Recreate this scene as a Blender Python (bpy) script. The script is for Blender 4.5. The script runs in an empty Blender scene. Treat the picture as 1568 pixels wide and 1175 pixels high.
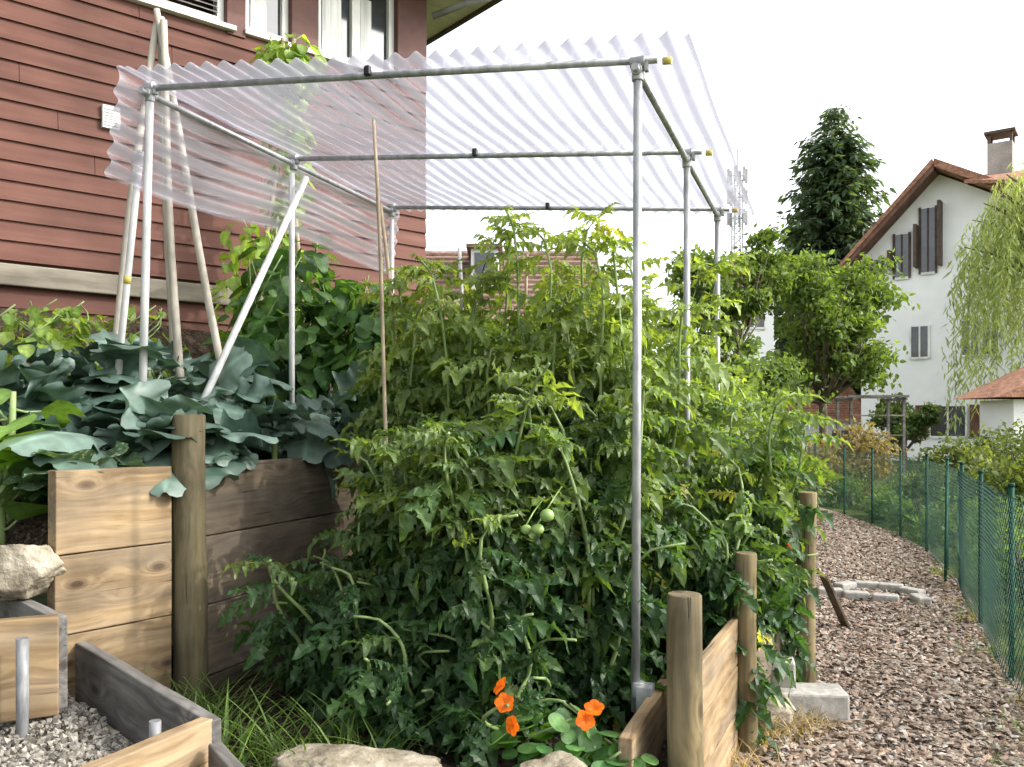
import bpy, math, random
import numpy as np
from mathutils import Vector, Matrix
rng=np.random.default_rng(11); random.seed(11)
TH=math.radians(20.69)
scn=bpy.context.scene
COL=scn.collection

# ------------------------------------------------------------------ materials
def newmat(name):
    m=bpy.data.materials.new(name); m.use_nodes=True
    nt=m.node_tree; nt.nodes.clear()
    out=nt.nodes.new('ShaderNodeOutputMaterial')
    return m,nt,out
def N(nt,t,**kw):
    n=nt.nodes.new(t)
    for k,v in kw.items():
        if k in n.inputs: n.inputs[k].default_value=v
        else: setattr(n,k,v)
    return n
def c4(c): return (c[0],c[1],c[2],1)
def pmat(name,c1,c2,scale=(8,8,8),rough=.8,bump=.2,detail=6,metal=0,c3=None,dist=.01,spec=.3,lo=.35,hi=.65,coord='Object',dirt=(.75,1.15)):
    m,nt,out=newmat(name); L=nt.links
    tc=N(nt,'ShaderNodeTexCoord'); mp=N(nt,'ShaderNodeMapping'); mp.inputs['Scale'].default_value=scale
    L.new(tc.outputs[coord],mp.inputs['Vector'])
    nz=N(nt,'ShaderNodeTexNoise'); nz.inputs['Scale'].default_value=1; nz.inputs['Detail'].default_value=detail; nz.inputs['Roughness'].default_value=.6
    L.new(mp.outputs[0],nz.inputs['Vector'])
    cr=N(nt,'ShaderNodeValToRGB'); e=cr.color_ramp.elements
    e[0].position=lo; e[0].color=c4(c1); e[1].position=hi; e[1].color=c4(c2)
    if c3 is not None:
        x=e.new(.5*(lo+hi)); x.color=c4(c3)
    L.new(nz.outputs['Fac'],cr.inputs[0])
    col=cr.outputs[0]
    n2=N(nt,'ShaderNodeTexNoise'); n2.inputs['Scale'].default_value=1.7; n2.inputs['Detail'].default_value=4
    L.new(tc.outputs[coord],n2.inputs['Vector'])
    mr=N(nt,'ShaderNodeMapRange'); mr.inputs['From Min'].default_value=.3; mr.inputs['From Max'].default_value=.7; mr.inputs['To Min'].default_value=dirt[0]; mr.inputs['To Max'].default_value=dirt[1]
    L.new(n2.outputs['Fac'],mr.inputs[0])
    vm=N(nt,'ShaderNodeVectorMath',operation='SCALE'); L.new(col,vm.inputs[0]); L.new(mr.outputs[0],vm.inputs['Scale'])
    bs=N(nt,'ShaderNodeBsdfPrincipled'); bs.inputs['Roughness'].default_value=rough; bs.inputs['Metallic'].default_value=metal
    bs.inputs['Specular IOR Level'].default_value=spec
    L.new(vm.outputs[0],bs.inputs['Base Color'])
    if bump>0:
        b=N(nt,'ShaderNodeBump'); b.inputs['Strength'].default_value=bump; b.inputs['Distance'].default_value=dist
        L.new(nz.outputs['Fac'],b.inputs['Height']); L.new(b.outputs[0],bs.inputs['Normal'])
    L.new(bs.outputs[0],out.inputs[0])
    return m
def woodmat(name,c1,c2,knot=(.08,.045,.02),rand=.35,kn=True,grey=.4):
    m,nt,out=newmat(name); L=nt.links
    tc=N(nt,'ShaderNodeTexCoord'); oi=N(nt,'ShaderNodeObjectInfo')
    cb=N(nt,'ShaderNodeCombineXYZ'); 
    ml=N(nt,'ShaderNodeMath',operation='MULTIPLY'); ml.inputs[1].default_value=23.0; L.new(oi.outputs['Random'],ml.inputs[0])
    for i in range(3): L.new(ml.outputs[0],cb.inputs[i])
    ad=N(nt,'ShaderNodeVectorMath',operation='ADD'); L.new(tc.outputs['Object'],ad.inputs[0]); L.new(cb.outputs[0],ad.inputs[1])
    mk=N(nt,'ShaderNodeMapping'); mk.inputs['Scale'].default_value=(3.0,6.5,6.5); L.new(ad.outputs[0],mk.inputs[0])
    vo=N(nt,'ShaderNodeTexVoronoi'); vo.inputs['Scale'].default_value=1; L.new(mk.outputs[0],vo.inputs['Vector'])
    kr=N(nt,'ShaderNodeValToRGB'); kr.color_ramp.elements[0].position=.06; kr.color_ramp.elements[0].color=(1,1,1,1); kr.color_ramp.elements[1].position=.17; kr.color_ramp.elements[1].color=(0,0,0,1)
    L.new(vo.outputs['Distance'],kr.inputs[0])
    wp=N(nt,'ShaderNodeMath',operation='DIVIDE'); wp.inputs[0].default_value=.025
    a1=N(nt,'ShaderNodeMath',operation='ADD'); a1.inputs[1].default_value=.12; L.new(vo.outputs['Distance'],a1.inputs[0]); L.new(a1.outputs[0],wp.inputs[1])
    wv=N(nt,'ShaderNodeCombineXYZ'); L.new(wp.outputs[0],wv.inputs[1]); L.new(wp.outputs[0],wv.inputs[2])
    ad2=N(nt,'ShaderNodeVectorMath',operation='ADD'); L.new(ad.outputs[0],ad2.inputs[0]); L.new(wv.outputs[0],ad2.inputs[1])
    mp=N(nt,'ShaderNodeMapping'); mp.inputs['Scale'].default_value=(1.8,38,38); L.new(ad2.outputs[0],mp.inputs[0])
    nz=N(nt,'ShaderNodeTexNoise'); nz.inputs['Scale'].default_value=1; nz.inputs['Detail'].default_value=6; L.new(mp.outputs[0],nz.inputs['Vector'])
    cr=N(nt,'ShaderNodeValToRGB'); e=cr.color_ramp.elements; e[0].position=.34; e[0].color=c4(c1); e[1].position=.64; e[1].color=c4(c2)
    L.new(nz.outputs['Fac'],cr.inputs[0])
    col=cr.outputs[0]
    if kn:
        mx=N(nt,'ShaderNodeMix',data_type='RGBA'); L.new(kr.outputs[0],mx.inputs[0]); L.new(col,mx.inputs[6]); mx.inputs[7].default_value=c4(knot); col=mx.outputs[2]
    n2=N(nt,'ShaderNodeTexNoise'); n2.inputs['Scale'].default_value=3; n2.inputs['Detail'].default_value=5; L.new(ad.outputs[0],n2.inputs['Vector'])
    mr=N(nt,'ShaderNodeMapRange'); mr.inputs['From Min'].default_value=.3; mr.inputs['From Max'].default_value=.7; mr.inputs['To Min'].default_value=.5; mr.inputs['To Max'].default_value=1.12
    L.new(n2.outputs['Fac'],mr.inputs[0])
    ma=N(nt,'ShaderNodeMath',operation='MULTIPLY_ADD'); ma.inputs[1].default_value=rand; ma.inputs[2].default_value=1-rand/2; L.new(oi.outputs['Random'],ma.inputs[0])
    mu=N(nt,'ShaderNodeMath',operation='MULTIPLY'); L.new(ma.outputs[0],mu.inputs[0]); L.new(mr.outputs[0],mu.inputs[1])
    mg=N(nt,'ShaderNodeMapping'); mg.inputs['Scale'].default_value=(1.1,9,9); L.new(ad.outputs[0],mg.inputs[0])
    n3=N(nt,'ShaderNodeTexNoise'); n3.inputs['Scale'].default_value=1; n3.inputs['Detail'].default_value=6; L.new(mg.outputs[0],n3.inputs['Vector'])
    gr=N(nt,'ShaderNodeMapRange'); gr.inputs['From Min'].default_value=.40; gr.inputs['From Max'].default_value=.68; gr.inputs['To Max'].default_value=grey; L.new(n3.outputs['Fac'],gr.inputs[0])
    mz=N(nt,'ShaderNodeMix',data_type='RGBA'); L.new(gr.outputs[0],mz.inputs[0]); L.new(col,mz.inputs[6]); g=(c1[0]+c2[0]+c1[2]+c2[2])/5; mz.inputs[7].default_value=(g*1.02,g*.95,g*.84,1); col=mz.outputs[2]
    vm=N(nt,'ShaderNodeVectorMath',operation='SCALE'); L.new(col,vm.inputs[0]); L.new(mu.outputs[0],vm.inputs['Scale'])
    # drying cracks along the grain
    mc=N(nt,'ShaderNodeMapping'); mc.inputs['Scale'].default_value=(2.2,60,60); L.new(ad.outputs[0],mc.inputs[0])
    n4=N(nt,'ShaderNodeTexNoise'); n4.inputs['Scale'].default_value=1; n4.inputs['Detail'].default_value=2; L.new(mc.outputs[0],n4.inputs['Vector'])
    ck=N(nt,'ShaderNodeMapRange'); ck.inputs['From Min'].default_value=.27; ck.inputs['From Max'].default_value=.33; ck.inputs['To Min'].default_value=.45; ck.inputs['To Max'].default_value=1; L.new(n4.outputs['Fac'],ck.inputs[0])
    v3=N(nt,'ShaderNodeVectorMath',operation='SCALE'); L.new(vm.outputs[0],v3.inputs[0]); L.new(ck.outputs[0],v3.inputs['Scale'])
    bs=N(nt,'ShaderNodeBsdfPrincipled'); bs.inputs['Roughness'].default_value=.85; bs.inputs['Specular IOR Level'].default_value=.12
    L.new(v3.outputs[0],bs.inputs['Base Color'])
    hm=N(nt,'ShaderNodeMath',operation='ADD'); L.new(nz.outputs['Fac'],hm.inputs[0]); L.new(ck.outputs[0],hm.inputs[1])
    b=N(nt,'ShaderNodeBump'); b.inputs['Strength'].default_value=.6; b.inputs['Distance'].default_value=.005; L.new(hm.outputs[0],b.inputs['Height']); L.new(b.outputs[0],bs.inputs['Normal'])
    L.new(bs.outputs[0],out.inputs[0]); return m
def leafmat(name,trans=.35,rough=.45,spec=.4,tc=(1.5,1.5,.6),mottle=None,nscale=35):
    m,nt,out=newmat(name); L=nt.links
    at=N(nt,'ShaderNodeAttribute'); at.attribute_name='Col'
    col=at.outputs['Color']
    t=N(nt,'ShaderNodeTexCoord'); nz=N(nt,'ShaderNodeTexNoise'); nz.inputs['Scale'].default_value=nscale; nz.inputs['Detail'].default_value=3
    L.new(t.outputs['Object'],nz.inputs['Vector'])
    mr=N(nt,'ShaderNodeMapRange'); mr.inputs['From Min'].default_value=.3; mr.inputs['From Max'].default_value=.7; mr.inputs['To Min'].default_value=.75; mr.inputs['To Max'].default_value=1.25; L.new(nz.outputs['Fac'],mr.inputs[0])
    vm=N(nt,'ShaderNodeVectorMath',operation='SCALE'); L.new(col,vm.inputs[0]); L.new(mr.outputs[0],vm.inputs['Scale']); col=vm.outputs[0]
    if mottle:
        r=N(nt,'ShaderNodeValToRGB'); r.color_ramp.elements[0].position=.54; r.color_ramp.elements[1].position=.64
        n3=N(nt,'ShaderNodeTexNoise'); n3.inputs['Scale'].default_value=60; n3.inputs['Detail'].default_value=3; L.new(t.outputs['Object'],n3.inputs['Vector']); L.new(n3.outputs['Fac'],r.inputs[0])
        mx=N(nt,'ShaderNodeMix',data_type='RGBA'); L.new(r.outputs[0],mx.inputs[0]); L.new(col,mx.inputs[6]); mx.inputs[7].default_value=c4(mottle); col=mx.outputs[2]
    bs=N(nt,'ShaderNodeBsdfPrincipled'); bs.inputs['Roughness'].default_value=rough; bs.inputs['Specular IOR Level'].default_value=spec
    L.new(col,bs.inputs['Base Color'])
    tr=N(nt,'ShaderNodeBsdfTranslucent'); v2=N(nt,'ShaderNodeVectorMath',operation='MULTIPLY'); v2.inputs[1].default_value=tc; L.new(col,v2.inputs[0]); L.new(v2.outputs[0],tr.inputs[0])
    ms=N(nt,'ShaderNodeMixShader'); ms.inputs[0].default_value=trans; L.new(bs.outputs[0],ms.inputs[1]); L.new(tr.outputs[0],ms.inputs[2])
    if trans==0: L.new(bs.outputs[0],out.inputs[0])
    else: L.new(ms.outputs[0],out.inputs[0])
    return m

M={}
M['leaf']=leafmat('leaf_green',trans=.42,tc=(2.1,2.0,.6))
M['kale']=leafmat('leaf_waxy',trans=.12,rough=.42,spec=.45,tc=(1.1,1.4,.7),nscale=14)
M['squash']=leafmat('leaf_squash',trans=.25,mottle=(.26,.32,.24))
M['far']=leafmat('leaf_tree',trans=.38,rough=.6,spec=.2,tc=(2.0,1.9,.7))
M['chip']=leafmat('wood_chips',trans=0,rough=.9,spec=.1)
M['petal']=leafmat('petal',trans=.4,rough=.5,spec=.2,tc=(1.3,1.2,1))
M['stem']=pmat('plant_stem',(.14,.21,.07),(.25,.33,.13),scale=(20,20,6),rough=.6,bump=.1)
M['plank']=woodmat('larch_plank',(.20,.135,.072),(.34,.245,.14),grey=.5)
M['plankgrey']=woodmat('weathered_plank',(.11,.105,.10),(.21,.20,.185),knot=(.06,.05,.045))
M['plankdark']=woodmat('dark_plank',(.115,.09,.065),(.20,.16,.115),grey=.5)  # plank wood in a darker brown
M['log']=woodmat('round_post_wood',(.14,.11,.055),(.25,.20,.105),grey=.45)
M['logdark']=woodmat('round_post_dark',(.085,.072,.04),(.15,.125,.07),grey=.4)
M['pole']=pmat('galvanised_pipe',(.26,.27,.275),(.44,.45,.45),scale=(30,30,8),rough=.45,metal=.4,bump=.05)
M['pipe']=pmat('dull_zinc_pipe',(.14,.145,.15),(.25,.255,.26),scale=(40,40,12),rough=.6,metal=.3,bump=.1)
M['whitepole']=pmat('pale_pipe',(.38,.39,.38),(.55,.55,.53),scale=(20,20,4),rough=.5,bump=.05)
M['bamboo']=pmat('old_stick',(.20,.155,.10),(.38,.31,.22),scale=(30,30,5),rough=.8,bump=.2)
M['cream']=pmat('peeled_pole',(.27,.25,.20),(.46,.42,.35),scale=(12,12,3),rough=.6,bump=.2)
M['beam']=pmat('grey_beam',(.13,.115,.09),(.24,.215,.17),scale=(2,12,12),rough=.8,bump=.2)
M['soil']=pmat('soil',(.02,.015,.011),(.075,.055,.04),scale=(30,30,30),rough=1,bump=1,dist=.03,spec=.05)
M['ground']=pmat('rough_ground',(.05,.07,.02),(.12,.12,.05),scale=(2.5,2.5,2.5),rough=1,bump=.6,dist=.05,spec=.05,c3=(.07,.10,.03))
M['mulch']=pmat('mulch',(.14,.11,.085),(.34,.27,.215),scale=(38,38,38),rough=1,bump=1,dist=.02,spec=.05,detail=3)
M['stone']=pmat('rough_stone',(.17,.14,.10),(.42,.375,.30),scale=(9,9,9),rough=.9,bump=1,dist=.03,c3=(.31,.27,.20),spec=.2,detail=9)
M['concrete']=pmat('concrete_block',(.28,.265,.24),(.43,.415,.38),scale=(25,25,25),rough=.95,bump=.6,dist=.008)
M['siding']=pmat('red_siding',(.092,.041,.031),(.128,.059,.045),scale=(1.2,14,14),rough=.75,bump=.15,dist=.004,spec=.2)
M['redtrim']=pmat('red_brown_trim',(.085,.036,.028),(.12,.052,.04),scale=(5,5,5),rough=.6,bump=.05)
M['white']=pmat('white_frame',(.7,.7,.68),(.82,.82,.8),scale=(3,3,3),rough=.5,bump=0)
M['render']=pmat('white_render',(.87,.87,.86),(.93,.93,.91),scale=(.8,.8,.8),rough=.9,bump=.05,dirt=(.96,1.02))
M['tile']=pmat('clay_tiles',(.22,.10,.06),(.44,.23,.15),scale=(7,7,12),rough=.85,bump=.6,dist=.05,c3=(.32,.16,.10))
M['tilebrown']=pmat('brown_tiles',(.13,.08,.06),(.26,.17,.13),scale=(5,5,9),rough=.9,bump=.6,dist=.05)
M['wallbrown']=pmat('timber_wall',(.12,.06,.04),(.2,.11,.08),scale=(8,8,2),rough=.8,bump=.2)
M['glass']=pmat('window_glass',(.03,.035,.04),(.08,.09,.1),scale=(1.5,1.5,1.5),rough=.08,bump=0,spec=.8)
M['curtain']=pmat('curtain',(.55,.56,.55),(.8,.8,.78),scale=(25,25,1),rough=.9,bump=.2)
M['blind']=pmat('blind_slats',(.18,.18,.18),(.28,.28,.27),scale=(3,3,3),rough=.5,bump=0)
M['soffit']=pmat('soffit_boards',(.70,.67,.53),(.82,.79,.64),scale=(2,14,2),rough=.7,bump=.1)
M['dark']=pmat('dark_timber',(.06,.045,.035),(.12,.085,.065),scale=(6,6,6),rough=.7,bump=.1)
M['black']=pmat('black_plastic',(.015,.015,.018),(.03,.03,.03),rough=.4,bump=0)
M['yellow']=pmat('yellow_cap',(.5,.42,.10),(.62,.52,.16),rough=.5,bump=0)
M['fence']=pmat('green_wire',(.008,.045,.034),(.013,.07,.05),rough=.6,bump=0,spec=.1)
M['bark']=pmat('bark',(.08,.06,.045),(.2,.16,.12),scale=(14,14,4),rough=1,bump=.8,dist=.02)
M['tomato']=pmat('green_tomato',(.12,.21,.05),(.22,.33,.10),scale=(8,8,8),rough=.35,bump=0,spec=.4)
M['red']=pmat('red_tomato',(.5,.04,.01),(.65,.09,.02),rough=.3,bump=0)
M['steel']=pmat('antenna_steel',(.28,.28,.29),(.42,.42,.43),rough=.6,bump=0,metal=.2)
def plasticmat():
    # clear film where Col is low, rib glare painted milky lilac where Col is high
    m,nt,out=newmat('clear_corrugated_pvc'); L=nt.links
    tr=N(nt,'ShaderNodeBsdfTransparent'); tr.inputs[0].default_value=(.955,.95,.975,1)
    tr2=N(nt,'ShaderNodeBsdfTransparent'); tr2.inputs[0].default_value=(.60,.58,.68,1)
    tl=N(nt,'ShaderNodeBsdfTranslucent'); tl.inputs[0].default_value=(.66,.645,.73,1)
    df=N(nt,'ShaderNodeBsdfDiffuse'); df.inputs[0].default_value=(.82,.80,.86,1)
    gl=N(nt,'ShaderNodeBsdfGlossy'); gl.inputs['Roughness'].default_value=.15; gl.inputs[0].default_value=(.85,.85,.88,1)
    m1=N(nt,'ShaderNodeMixShader'); m1.inputs[0].default_value=.45; L.new(tl.outputs[0],m1.inputs[1]); L.new(df.outputs[0],m1.inputs[2])
    m2=N(nt,'ShaderNodeMixShader'); m2.inputs[0].default_value=.18; L.new(m1.outputs[0],m2.inputs[1]); L.new(gl.outputs[0],m2.inputs[2])
    m0=N(nt,'ShaderNodeMixShader'); m0.inputs[0].default_value=.28; L.new(m2.outputs[0],m0.inputs[1]); L.new(tr2.outputs[0],m0.inputs[2])
    at=N(nt,'ShaderNodeAttribute'); at.attribute_name='Col'
    t=N(nt,'ShaderNodeTexCoord'); nz=N(nt,'ShaderNodeTexNoise'); nz.inputs['Scale'].default_value=3; L.new(t.outputs['Object'],nz.inputs['Vector'])
    mu=N(nt,'ShaderNodeMath',operation='MULTIPLY_ADD'); mu.inputs[1].default_value=.5; mu.inputs[2].default_value=-.2; L.new(nz.outputs['Fac'],mu.inputs[0])
    a=N(nt,'ShaderNodeMath',operation='ADD'); a.use_clamp=True; L.new(at.outputs['Fac'],a.inputs[0]); L.new(mu.outputs[0],a.inputs[1])
    m3=N(nt,'ShaderNodeMixShader'); L.new(a.outputs[0],m3.inputs[0]); L.new(tr.outputs[0],m3.inputs[1]); L.new(m0.outputs[0],m3.inputs[2])
    L.new(m3.outputs[0],out.inputs[0]); return m
M['pvc']=plasticmat()

# ------------------------------------------------------------------ mesh helpers
def empty(name,loc=(0,0,0),rz=0):
    e=bpy.data.objects.new(name,None); e.location=loc; e.rotation_euler=(0,0,rz); e.empty_display_size=.2; COL.objects.link(e); return e
def npmesh(name,parts,mat,parent=None,smooth=True):
    Vs=[];Fs=[];Cs=[];o=0
    for V,F,C in parts:
        Vs.append(V);Fs.append(F+o);Cs.append(C);o+=len(V)
    V=np.concatenate(Vs).astype(np.float32);F=np.concatenate(Fs).astype(np.int32);C=np.concatenate(Cs).astype(np.float32)
    me=bpy.data.meshes.new(name)
    me.vertices.add(len(V)); me.vertices.foreach_set('co',V.ravel())
    me.loops.add(F.size); me.loops.foreach_set('vertex_index',F.ravel())
    k=F.shape[1]
    me.polygons.add(len(F)); me.polygons.foreach_set('loop_start',np.arange(0,F.size,k,dtype=np.int32))
    me.polygons.foreach_set('loop_total',np.full(len(F),k,dtype=np.int32))
    me.polygons.foreach_set('use_smooth',np.full(len(F),smooth,dtype=bool))
    me.update(calc_edges=True)
    ca=me.color_attributes.new('Col','FLOAT_COLOR','POINT')
    C4=np.ones((len(V),4),dtype=np.float32); C4[:,:3]=np.clip(C,0,1)
    ca.data.foreach_set('color',C4.ravel())
    me.materials.append(mat)
    ob=bpy.data.objects.new(name,me); COL.objects.link(ob)
    if parent: ob.parent=parent
    return ob
class MB:
    def __init__(s): s.v=[];s.f=[];s.m=[]
    def add(s,vs,fs,mi=0):
        o=len(s.v); s.v+=[tuple(v) for v in vs]; s.f+=[tuple(i+o for i in f) for f in fs]; s.m+=[mi]*len(fs)
    def box(s,c,size,mi=0,rz=0,ry=0):
        x,y,z=[a/2 for a in size]
        R=Matrix.Rotation(rz,3,'Z')@Matrix.Rotation(ry,3,'Y')
        vs=[Vector(c)+R@Vector((sx*x,sy*y,sz*z)) for sx in(-1,1) for sy in(-1,1) for sz in(-1,1)]
        s.add(vs,[(0,1,3,2),(4,6,7,5),(0,4,5,1),(2,3,7,6),(0,2,6,4),(1,5,7,3)],mi)
    def span(s,x0,x1,y0,y1,z0,z1,mi=0): s.box(((x0+x1)/2,(y0+y1)/2,(z0+z1)/2),(abs(x1-x0),abs(y1-y0),abs(z1-z0)),mi)
    def tube(s,pts,rad,mi=0,n=8):
        pts=[Vector(p) for p in pts]
        if not hasattr(rad,'__len__'): rad=[rad]*len(pts)
        vs=[]
        for i,p in enumerate(pts):
            d=(pts[min(i+1,len(pts)-1)]-pts[max(i-1,0)]).normalized()
            a=Vector((0,0,1)) if abs(d.z)<.9 else Vector((1,0,0))
            u=d.cross(a).normalized(); w=d.cross(u)
            for k in range(n):
                t=2*math.pi*k/n; vs.append(p+(u*math.cos(t)+w*math.sin(t))*rad[i])
        fs=[]
        for i in range(len(pts)-1):
            for k in range(n):
                fs.append((i*n+k,i*n+(k+1)%n,(i+1)*n+(k+1)%n,(i+1)*n+k))
        fs.append(tuple(range(n-1,-1,-1))); fs.append(tuple((len(pts)-1)*n+k for k in range(n)))
        s.add(vs,fs,mi)
    def build(s,name,mats,parent=None,smooth=False,bevel=0,loc=None,rz=0):
        me=bpy.data.meshes.new(name); me.from_pydata(s.v,[],s.f)
        for m in mats: me.materials.append(m)
        me.polygons.foreach_set('material_index',s.m)
        if smooth: me.polygons.foreach_set('use_smooth',[len(f)==4 for f in s.f])
        me.update()
        ob=bpy.data.objects.new(name,me); COL.objects.link(ob)
        if parent: ob.parent=parent
        if loc is not None: ob.location=loc
        ob.rotation_euler=(0,0,rz)
        if bevel:
            b=ob.modifiers.new('bevel','BEVEL'); b.width=bevel; b.segments=2; b.limit_method='ANGLE'
        return ob
def plank(name,p0,p1,z0,z1,th,mat,parent,z0b=None,z1b=None):
    dx,dy=p1[0]-p0[0],p1[1]-p0[1]; Ln=math.hypot(dx,dy); rz=math.atan2(dy,dx)
    z0b=z0 if z0b is None else z0b; z1b=z1 if z1b is None else z1b
    b=MB(); n=6; vs=[];fs=[]
    for i in range(n+1):
        t=i/n; x=t*Ln; zz0=z0+(z0b-z0)*t-z0; zz1=z1+(z1b-z1)*t-z0
        w=random.uniform(-.0025,.0025)
        for (yy,zz) in ((-th/2+w,zz0),(th/2+w,zz0),(th/2+w,zz1+random.uniform(-.002,.002)),(-th/2+w,zz1+random.uniform(-.002,.002))): vs.append((x,yy,zz))
    for i in range(n):
        for k in range(4): fs.append((i*4+k,i*4+(k+1)%4,(i+1)*4+(k+1)%4,(i+1)*4+k))
    fs.append((0,3,2,1)); fs.append((n*4,n*4+1,n*4+2,n*4+3))
    b.add(vs,fs)
    ob=b.build(name,[mat],parent,bevel=.005,loc=(p0[0],p0[1],z0),rz=rz); return ob
def logpost(name,x,y,z0,z1,r,mat,parent=None):
    b=MB(); n=20; segs=10; L_=z1-z0; pts=[];rad=[]
    for i in range(segs+1):
        t=i/segs; pts.append((t*L_,0.006*math.sin(t*5+x*9),.004*math.cos(t*4+y))); rad.append(r*(1.03-.06*t)*(1+.015*math.sin(i*2.1+x*7)))
    pts.append((L_+.006,pts[-1][1],pts[-1][2])); rad.append(r*.9)
    b.tube(pts,rad,n=n)
    ob=b.build(name,[mat],parent,smooth=True); ob.location=(x,y,z0); ob.rotation_euler=(0,-math.pi/2,random.uniform(0,.3)); return ob

def scatter(T,tri,tone,P,X,Z,S,C):
    X=X/np.linalg.norm(X,axis=1,keepdims=True)
    Y=np.cross(Z,X); Y/=np.linalg.norm(Y,axis=1,keepdims=True)+1e-9
    Zn=np.cross(X,Y)
    S=np.asarray(S).reshape(-1,1,1)
    V=P[:,None,:]+S*(T[None,:,0:1]*X[:,None,:]+T[None,:,1:2]*Y[:,None,:]+T[None,:,2:3]*Zn[:,None,:])
    k=len(P);n=len(T)
    F=(tri[None,:,:]+(np.arange(k)*n)[:,None,None]).reshape(-1,tri.shape[1])
    Cc=C[:,None,:]*tone[None,:,None]
    return V.reshape(-1,3),F,Cc.reshape(-1,3)

def blade(L_,W,prof,fold=.15,droop=.2,wav=0,wf=6,nl=8,nw=2,vein=1.25,ph=0,cup=0):
    V=[];tone=[]
    ts=np.linspace(0,1,nl+1)
    for i,t in enumerate(ts):
        w=prof(t)*W
        for j in range(-nw,nw+1):
            s=j/nw
            z=fold*abs(s)*w-cup*s*s*w-droop*t*t*L_+wav*abs(s)**2*math.sin(wf*t*math.pi*2+(1.3 if s>0 else 0)+ph)*W
            V.append((t*L_,s*w,z)); tone.append(vein if j==0 else ((1.0+.12*(i%2)) if abs(s)<.9 else .95))
    m=2*nw+1;F=[]
    for i in range(nl):
        for j in range(m-1):
            a=i*m+j;F.append((a,a+1,a+m+1));F.append((a,a+m+1,a+m))
    return np.array(V,float),np.array(F),np.array(tone,float)
def xform(V,ang,pitch,off):
    R=(Matrix.Rotation(ang,3,'Z')@Matrix.Rotation(pitch,3,'Y'))
    return V@np.array(R).T+np.array(off)
LOBE=[0,.30,.20,.33,.22,.17,.10,0]
def lobeprof(t): return float(np.interp(t,np.linspace(0,1,8),LOBE))
def tomato_leaf(seed):
    r=random.Random(seed); Vs=[];Fs=[];Ts=[];o=0
    def rach(s): return (s*.95,0.05*math.sin(s*3+seed),.10*s-.42*s*s)
    items=[(.80,0,.38)]
    for s,l in ((.66,.34),(.45,.36),(.24,.28)):
        for sg in(-1,1): items.append((s+r.uniform(-.03,.03),sg*r.uniform(.8,1.25),l*r.uniform(.75,1.15)))
    for s,sg in ((.56,1),(.35,-1)): items.append((s,sg*1.2,.13))
    for s,ang,l in items:
        V,F,T=blade(l,l*1.0,lobeprof,fold=r.uniform(.1,.6),droop=r.uniform(.15,.7),wav=.06,wf=2,nl=7,nw=1,vein=1.2)
        V=xform(V,ang,r.uniform(0,.85),rach(s)); Vs.append(V);Fs.append(F+o);Ts.append(T);o+=len(V)
    for w in (0,1):
        Vr=[];Fr=[]
        for i in range(6):
            p=rach(i/5*.85)
            d=.013
            Vr+= [(p[0],p[1]-(d if w==0 else 0),p[2]-(0 if w==0 else d)),(p[0],p[1]+(d if w==0 else 0),p[2]+(0 if w==0 else d))]
        for i in range(5): Fr+=[(2*i,2*i+1,2*i+3),(2*i,2*i+3,2*i+2)]
        Vs.append(np.array(Vr,float));Fs.append(np.array(Fr)+o);Ts.append(np.full(12,1.7));o+=12
    return np.concatenate(Vs),np.concatenate(Fs),np.concatenate(Ts)
TOM=[tomato_leaf(i) for i in range(6)]
def ell(t): return .5*math.sin(math.pi*min(1,max(0,t))**.8)*1.0
def heart(t): return float(np.interp(t,[0,.08,.25,.5,.75,.92,1],[.12,.38,.5,.46,.30,.10,0]))
def kprof(t):
    base=float(np.interp(t,[0,.14,.18,.28,.4,.6,.8,.92,1],[.025,.03,.14,.30,.40,.46,.42,.26,.06]))
    return base*(1+.12*math.sin(t*34)) if t>.16 else base
KALE=[blade(1,1.0,kprof,fold=r0,droop=d0,wav=w0,wf=3.6,nl=26,nw=4,vein=1.65,ph=p0,cup=c0) for r0,d0,p0,w0,c0 in ((.3,.35,0,.09,.2),(.15,.65,2,.07,.35),(.45,.2,4,.10,0),(.1,.9,1,.06,.5))]
BEAN=[blade(1,.95,heart,fold=f0,droop=d0,wav=.04,wf=1,nl=6,nw=2,vein=1.3) for f0,d0 in ((.15,.3),(.3,.15),(.05,.5))]
SQ=[blade(1,1.0,lambda t:float(np.interp(t,[0,.05,.2,.32,.45,.6,.72,.85,1],[.15,.42,.55,.42,.55,.36,.36,.2,0])),fold=f0,droop=d0,wav=.07,wf=2,nl=16,nw=3,vein=1.6) for f0,d0 in ((.15,.35),(.3,.2))]
SM=blade(1,.55,ell,fold=.25,droop=.25,nl=4,nw=1,vein=1.0)
SIMPLE=(np.array([(0,0,0),(.5,-.24,.05),(1,0,-.1),(.5,.24,.05)]),np.array([(0,1,2),(0,2,3)]),np.array([1,1,1,1.]))

def randdir(n,zb=0,flat=1):
    d=rng.normal(size=(n,3)); d[:,2]=d[:,2]*flat+zb; return d/np.linalg.norm(d,axis=1,keepdims=True)
def up(n,j=.5):
    z=rng.normal(size=(n,3))*j; z[:,2]+=1; return z
def colmix(n,c1,c2,t=None,var=.15):
    if t is None: t=rng.random(n)
    t=np.clip(t,0,1)[:,None]; c=np.array(c1)*(1-t)+np.array(c2)*t
    return c*(1+rng.normal(size=(n,1))*var).clip(.5,1.6)

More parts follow.
